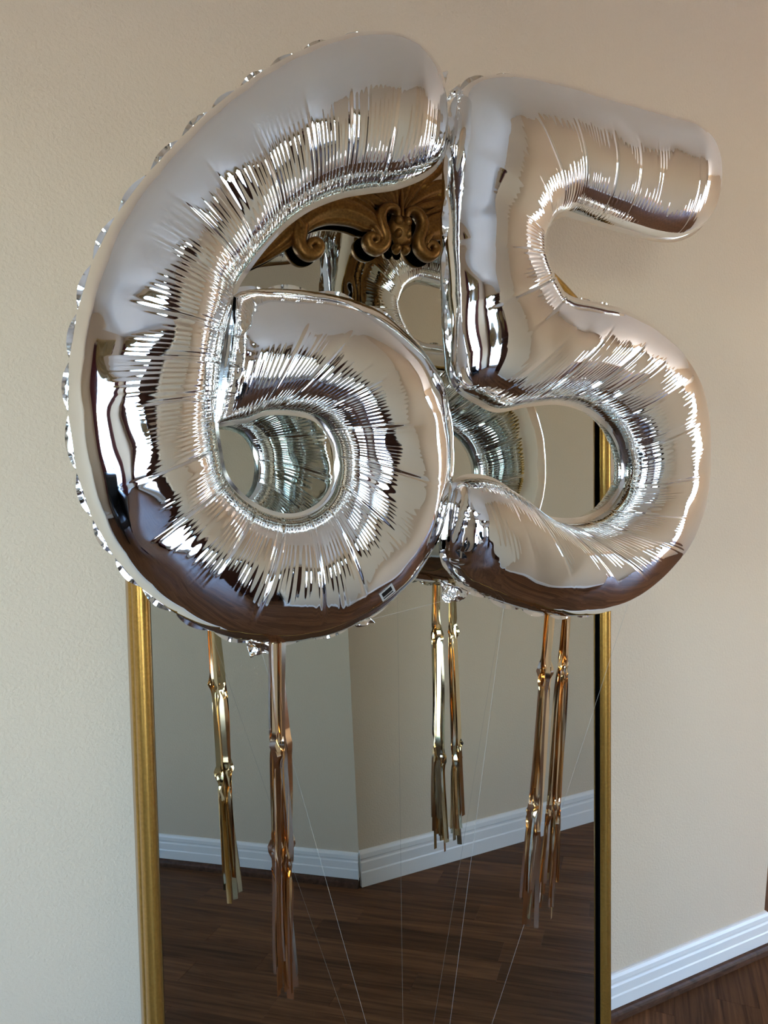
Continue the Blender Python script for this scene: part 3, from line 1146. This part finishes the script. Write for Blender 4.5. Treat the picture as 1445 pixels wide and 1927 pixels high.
def surface_patch(F, name, px, py, su, sv, rotdeg, material):
    """label lying on the front panel around a pixel"""
    tgt = None
    W3 = F.at(F.X, F.Z)
    d = W3 - CAM
    qx = CX + FPX * (d @ CRX) / (d @ FWD)
    qy = CY + FPX * (d @ CDN) / (d @ FWD)
    i, j = np.unravel_index(np.argmin((qx - px) ** 2 + (qy - py) ** 2), qx.shape)
    Pc = F.loc(F.X, F.Z)
    c = Pc[i, j]
    du = Pc[i + 8, j] - Pc[i - 8, j]
    dv = Pc[i, j + 2] - Pc[i, j - 2]
    du /= np.linalg.norm(du)
    nr = np.cross(du, dv)
    nr /= np.linalg.norm(nr)
    if nr[1] > 0:
        nr = -nr
    dv = np.cross(nr, du)
    n = 9
    G = np.zeros((n, n, 3))
    pts = Pc[max(0, i - 40):i + 40, max(0, j - 20):j + 20].reshape(-1, 3)
    for a in range(n):
        for b in range(n):
            q = c + du * su * (a / (n - 1) - 0.5) + dv * sv * (b / (n - 1) - 0.5)
            rel = pts - q
            lat = rel - np.outer(rel @ nr, nr)
            k_ = np.argsort((lat ** 2).sum(1))[:6]
            G[a, b] = q + nr * ((rel[k_] @ nr).mean() + 0.0008)
    o = grid_mesh(name, G, material, F.par)
    uv = o.data.uv_layers.new(name='UVMap')
    idx = np.zeros(len(o.data.loops), dtype=np.int32)
    o.data.loops.foreach_get('vertex_index', idx)
    U = np.stack([(idx % n) / (n - 1), (idx // n) / (n - 1)], 1)
    uv.data.foreach_set('uv', U.astype(np.float32).ravel())
    return o


surface_patch(six, 'barcode_label', 729, 1116, 0.024, 0.020, 0, M_BARCODE)

# ------------------------------------------------------------------ foil tassels


def tassel(name, top, length, label, nstrip, seed, spread_top, spread_bot, drift=(0, 0), folds=(0.3, 0.62)):
    rr = random.Random(seed)
    top = np.array(top, float)
    par = tag(empty(name, top, (HOR, -NW, UP)), label, 'tassel', 'gold foil tassels')
    for q in range(nstrip):
        n = 46
        ph = rr.uniform(-1, 1)
        ph2 = rr.uniform(-1, 1)
        wid = rr.uniform(0.008, 0.0125)
        ln = length * rr.uniform(0.86, 1.0)
        yaw0 = rr.uniform(-0.6, 0.7)
        tw = rr.uniform(-0.5, 0.5)
        fz = [f + rr.uniform(-0.015, 0.015) for f in folds]
        kick = [rr.uniform(-0.008, 0.008) for _ in folds]
        kd = [rr.uniform(-0.006, 0.006) for _ in folds]
        slack = rr.uniform(0, 0.004)
        G = np.zeros((n, 2, 3))
        for i in range(n):
            s = i / (n - 1)
            sp = spread_top * (1 - s) + spread_bot * s
            x = ph * sp + drift[0] * s
            y = ph2 * sp * 0.7 + drift[1] * s
            ang = yaw0 + tw * s
            for f, k_, d_ in zip(fz, kick, kd):
                e = math.exp(-((s - f) / 0.022) ** 2)
                x += k_ * e
                y += d_ * e
                ang += (k_ * 130) * sstep(f - 0.01, f + 0.01, s) * 0.7
            x += slack * math.sin(s * 9 + ph * 5)
            G[i, 0] = (x - math.cos(ang) * wid / 2, y - math.sin(ang) * wid / 2, -s * ln)
            G[i, 1] = (x + math.cos(ang) * wid / 2, y + math.sin(ang) * wid / 2, -s * ln)
        grid_mesh('strip', G, M_TASSEL, par, smooth=False)
    # the strips are folded over a short loop at the top
    a = np.linspace(0, 2 * math.pi, 17)[:-1]
    pth = np.array([[0.004 * math.cos(t), 0.004 * math.sin(t) * 0.5, 0.010 * math.sin(t) + 0.004] for t in np.linspace(0, 2 * math.pi, 20)])
    P = sweep(np.array([[-0.006, 0, 0.001], [0, 0, 0.003], [0.006, 0, 0.001]]), np.stack([np.cos(a), np.sin(a)], 1) * 0.004, normal=(0, 0, 1))
    grid_mesh('fold_loop', P, M_TASSEL, par, close_v=True)
    return par


tl = np.array([-0.130, 1.058, 0])
tassel('foil_tassel', (tl[0] - 0.018, tl[1] - 0.004, 1.135), 0.55, 'gold foil tassel hanging under the six balloon', 20, 21, 0.008, 0.0145, drift=(0.012, 0))
tr = np.array([0.275, 1.262, 0])
tassel('foil_tassel', (0.281, 1.265, 1.13), 0.565, 'straight gold foil tassel under the five balloon, next to the six', 15, 22, 0.003, 0.014, drift=(-0.022, 0), folds=(0.2, 0.68))
tassel('foil_tassel', (0.314, 1.2815, 1.13), 0.565, 'gold foil tassel under the five balloon, toward the gold frame edge', 15, 23, 0.003, 0.014, drift=(-0.016, 0), folds=(0.2, 0.7))

# ------------------------------------------------------------------ thin strings


def line(name, p, q, label, r=0.00020, sag=0.0):
    p, q = np.array(p, float), np.array(q, float)
    n = 24
    P = np.array([p + (q - p) * t - UP * sag * math.sin(math.pi * t) for t in np.linspace(0, 1, n)])
    a = np.linspace(0, 2 * math.pi, 7)[:-1]
    nn = np.cross(q - p, [0.3, 0.5, 0.1])
    nn /= np.linalg.norm(nn)
    o = grid_mesh(name, sweep(P, np.stack([np.cos(a), np.sin(a)], 1) * r, normal=nn), M_LINE, None, close_v=True)
    return tag(o, label, 'string', 'clear balloon strings')


anchor = np.array([0.085, 1.245, 0.004])     # all strings end at the foot of the mirror
line('balloon_string', six.at(six.plane(492, 1225), np.array(0.0)), anchor, 'thin clear string from the six balloon neck to the mirror foot')
line('balloon_string', five.at(five.plane(969, 1146), np.array(-0.03)), anchor + [0.01, 0.002, 0], 'thin clear string from under the five balloon to the mirror foot, left of the tassels')
line('balloon_string', five.at(five.plane(1215, 1112), np.array(-0.03)), anchor + [0.02, 0.004, 0], 'thin clear string from the five balloon bowl across the gold frame edge')
line('tie_string', six.at(six.plane(700, 1165), np.array(0.0)), five.at(five.plane(845, 1128), np.array(0.0)), 'short clear string tying the two balloons together', r=0.00018)
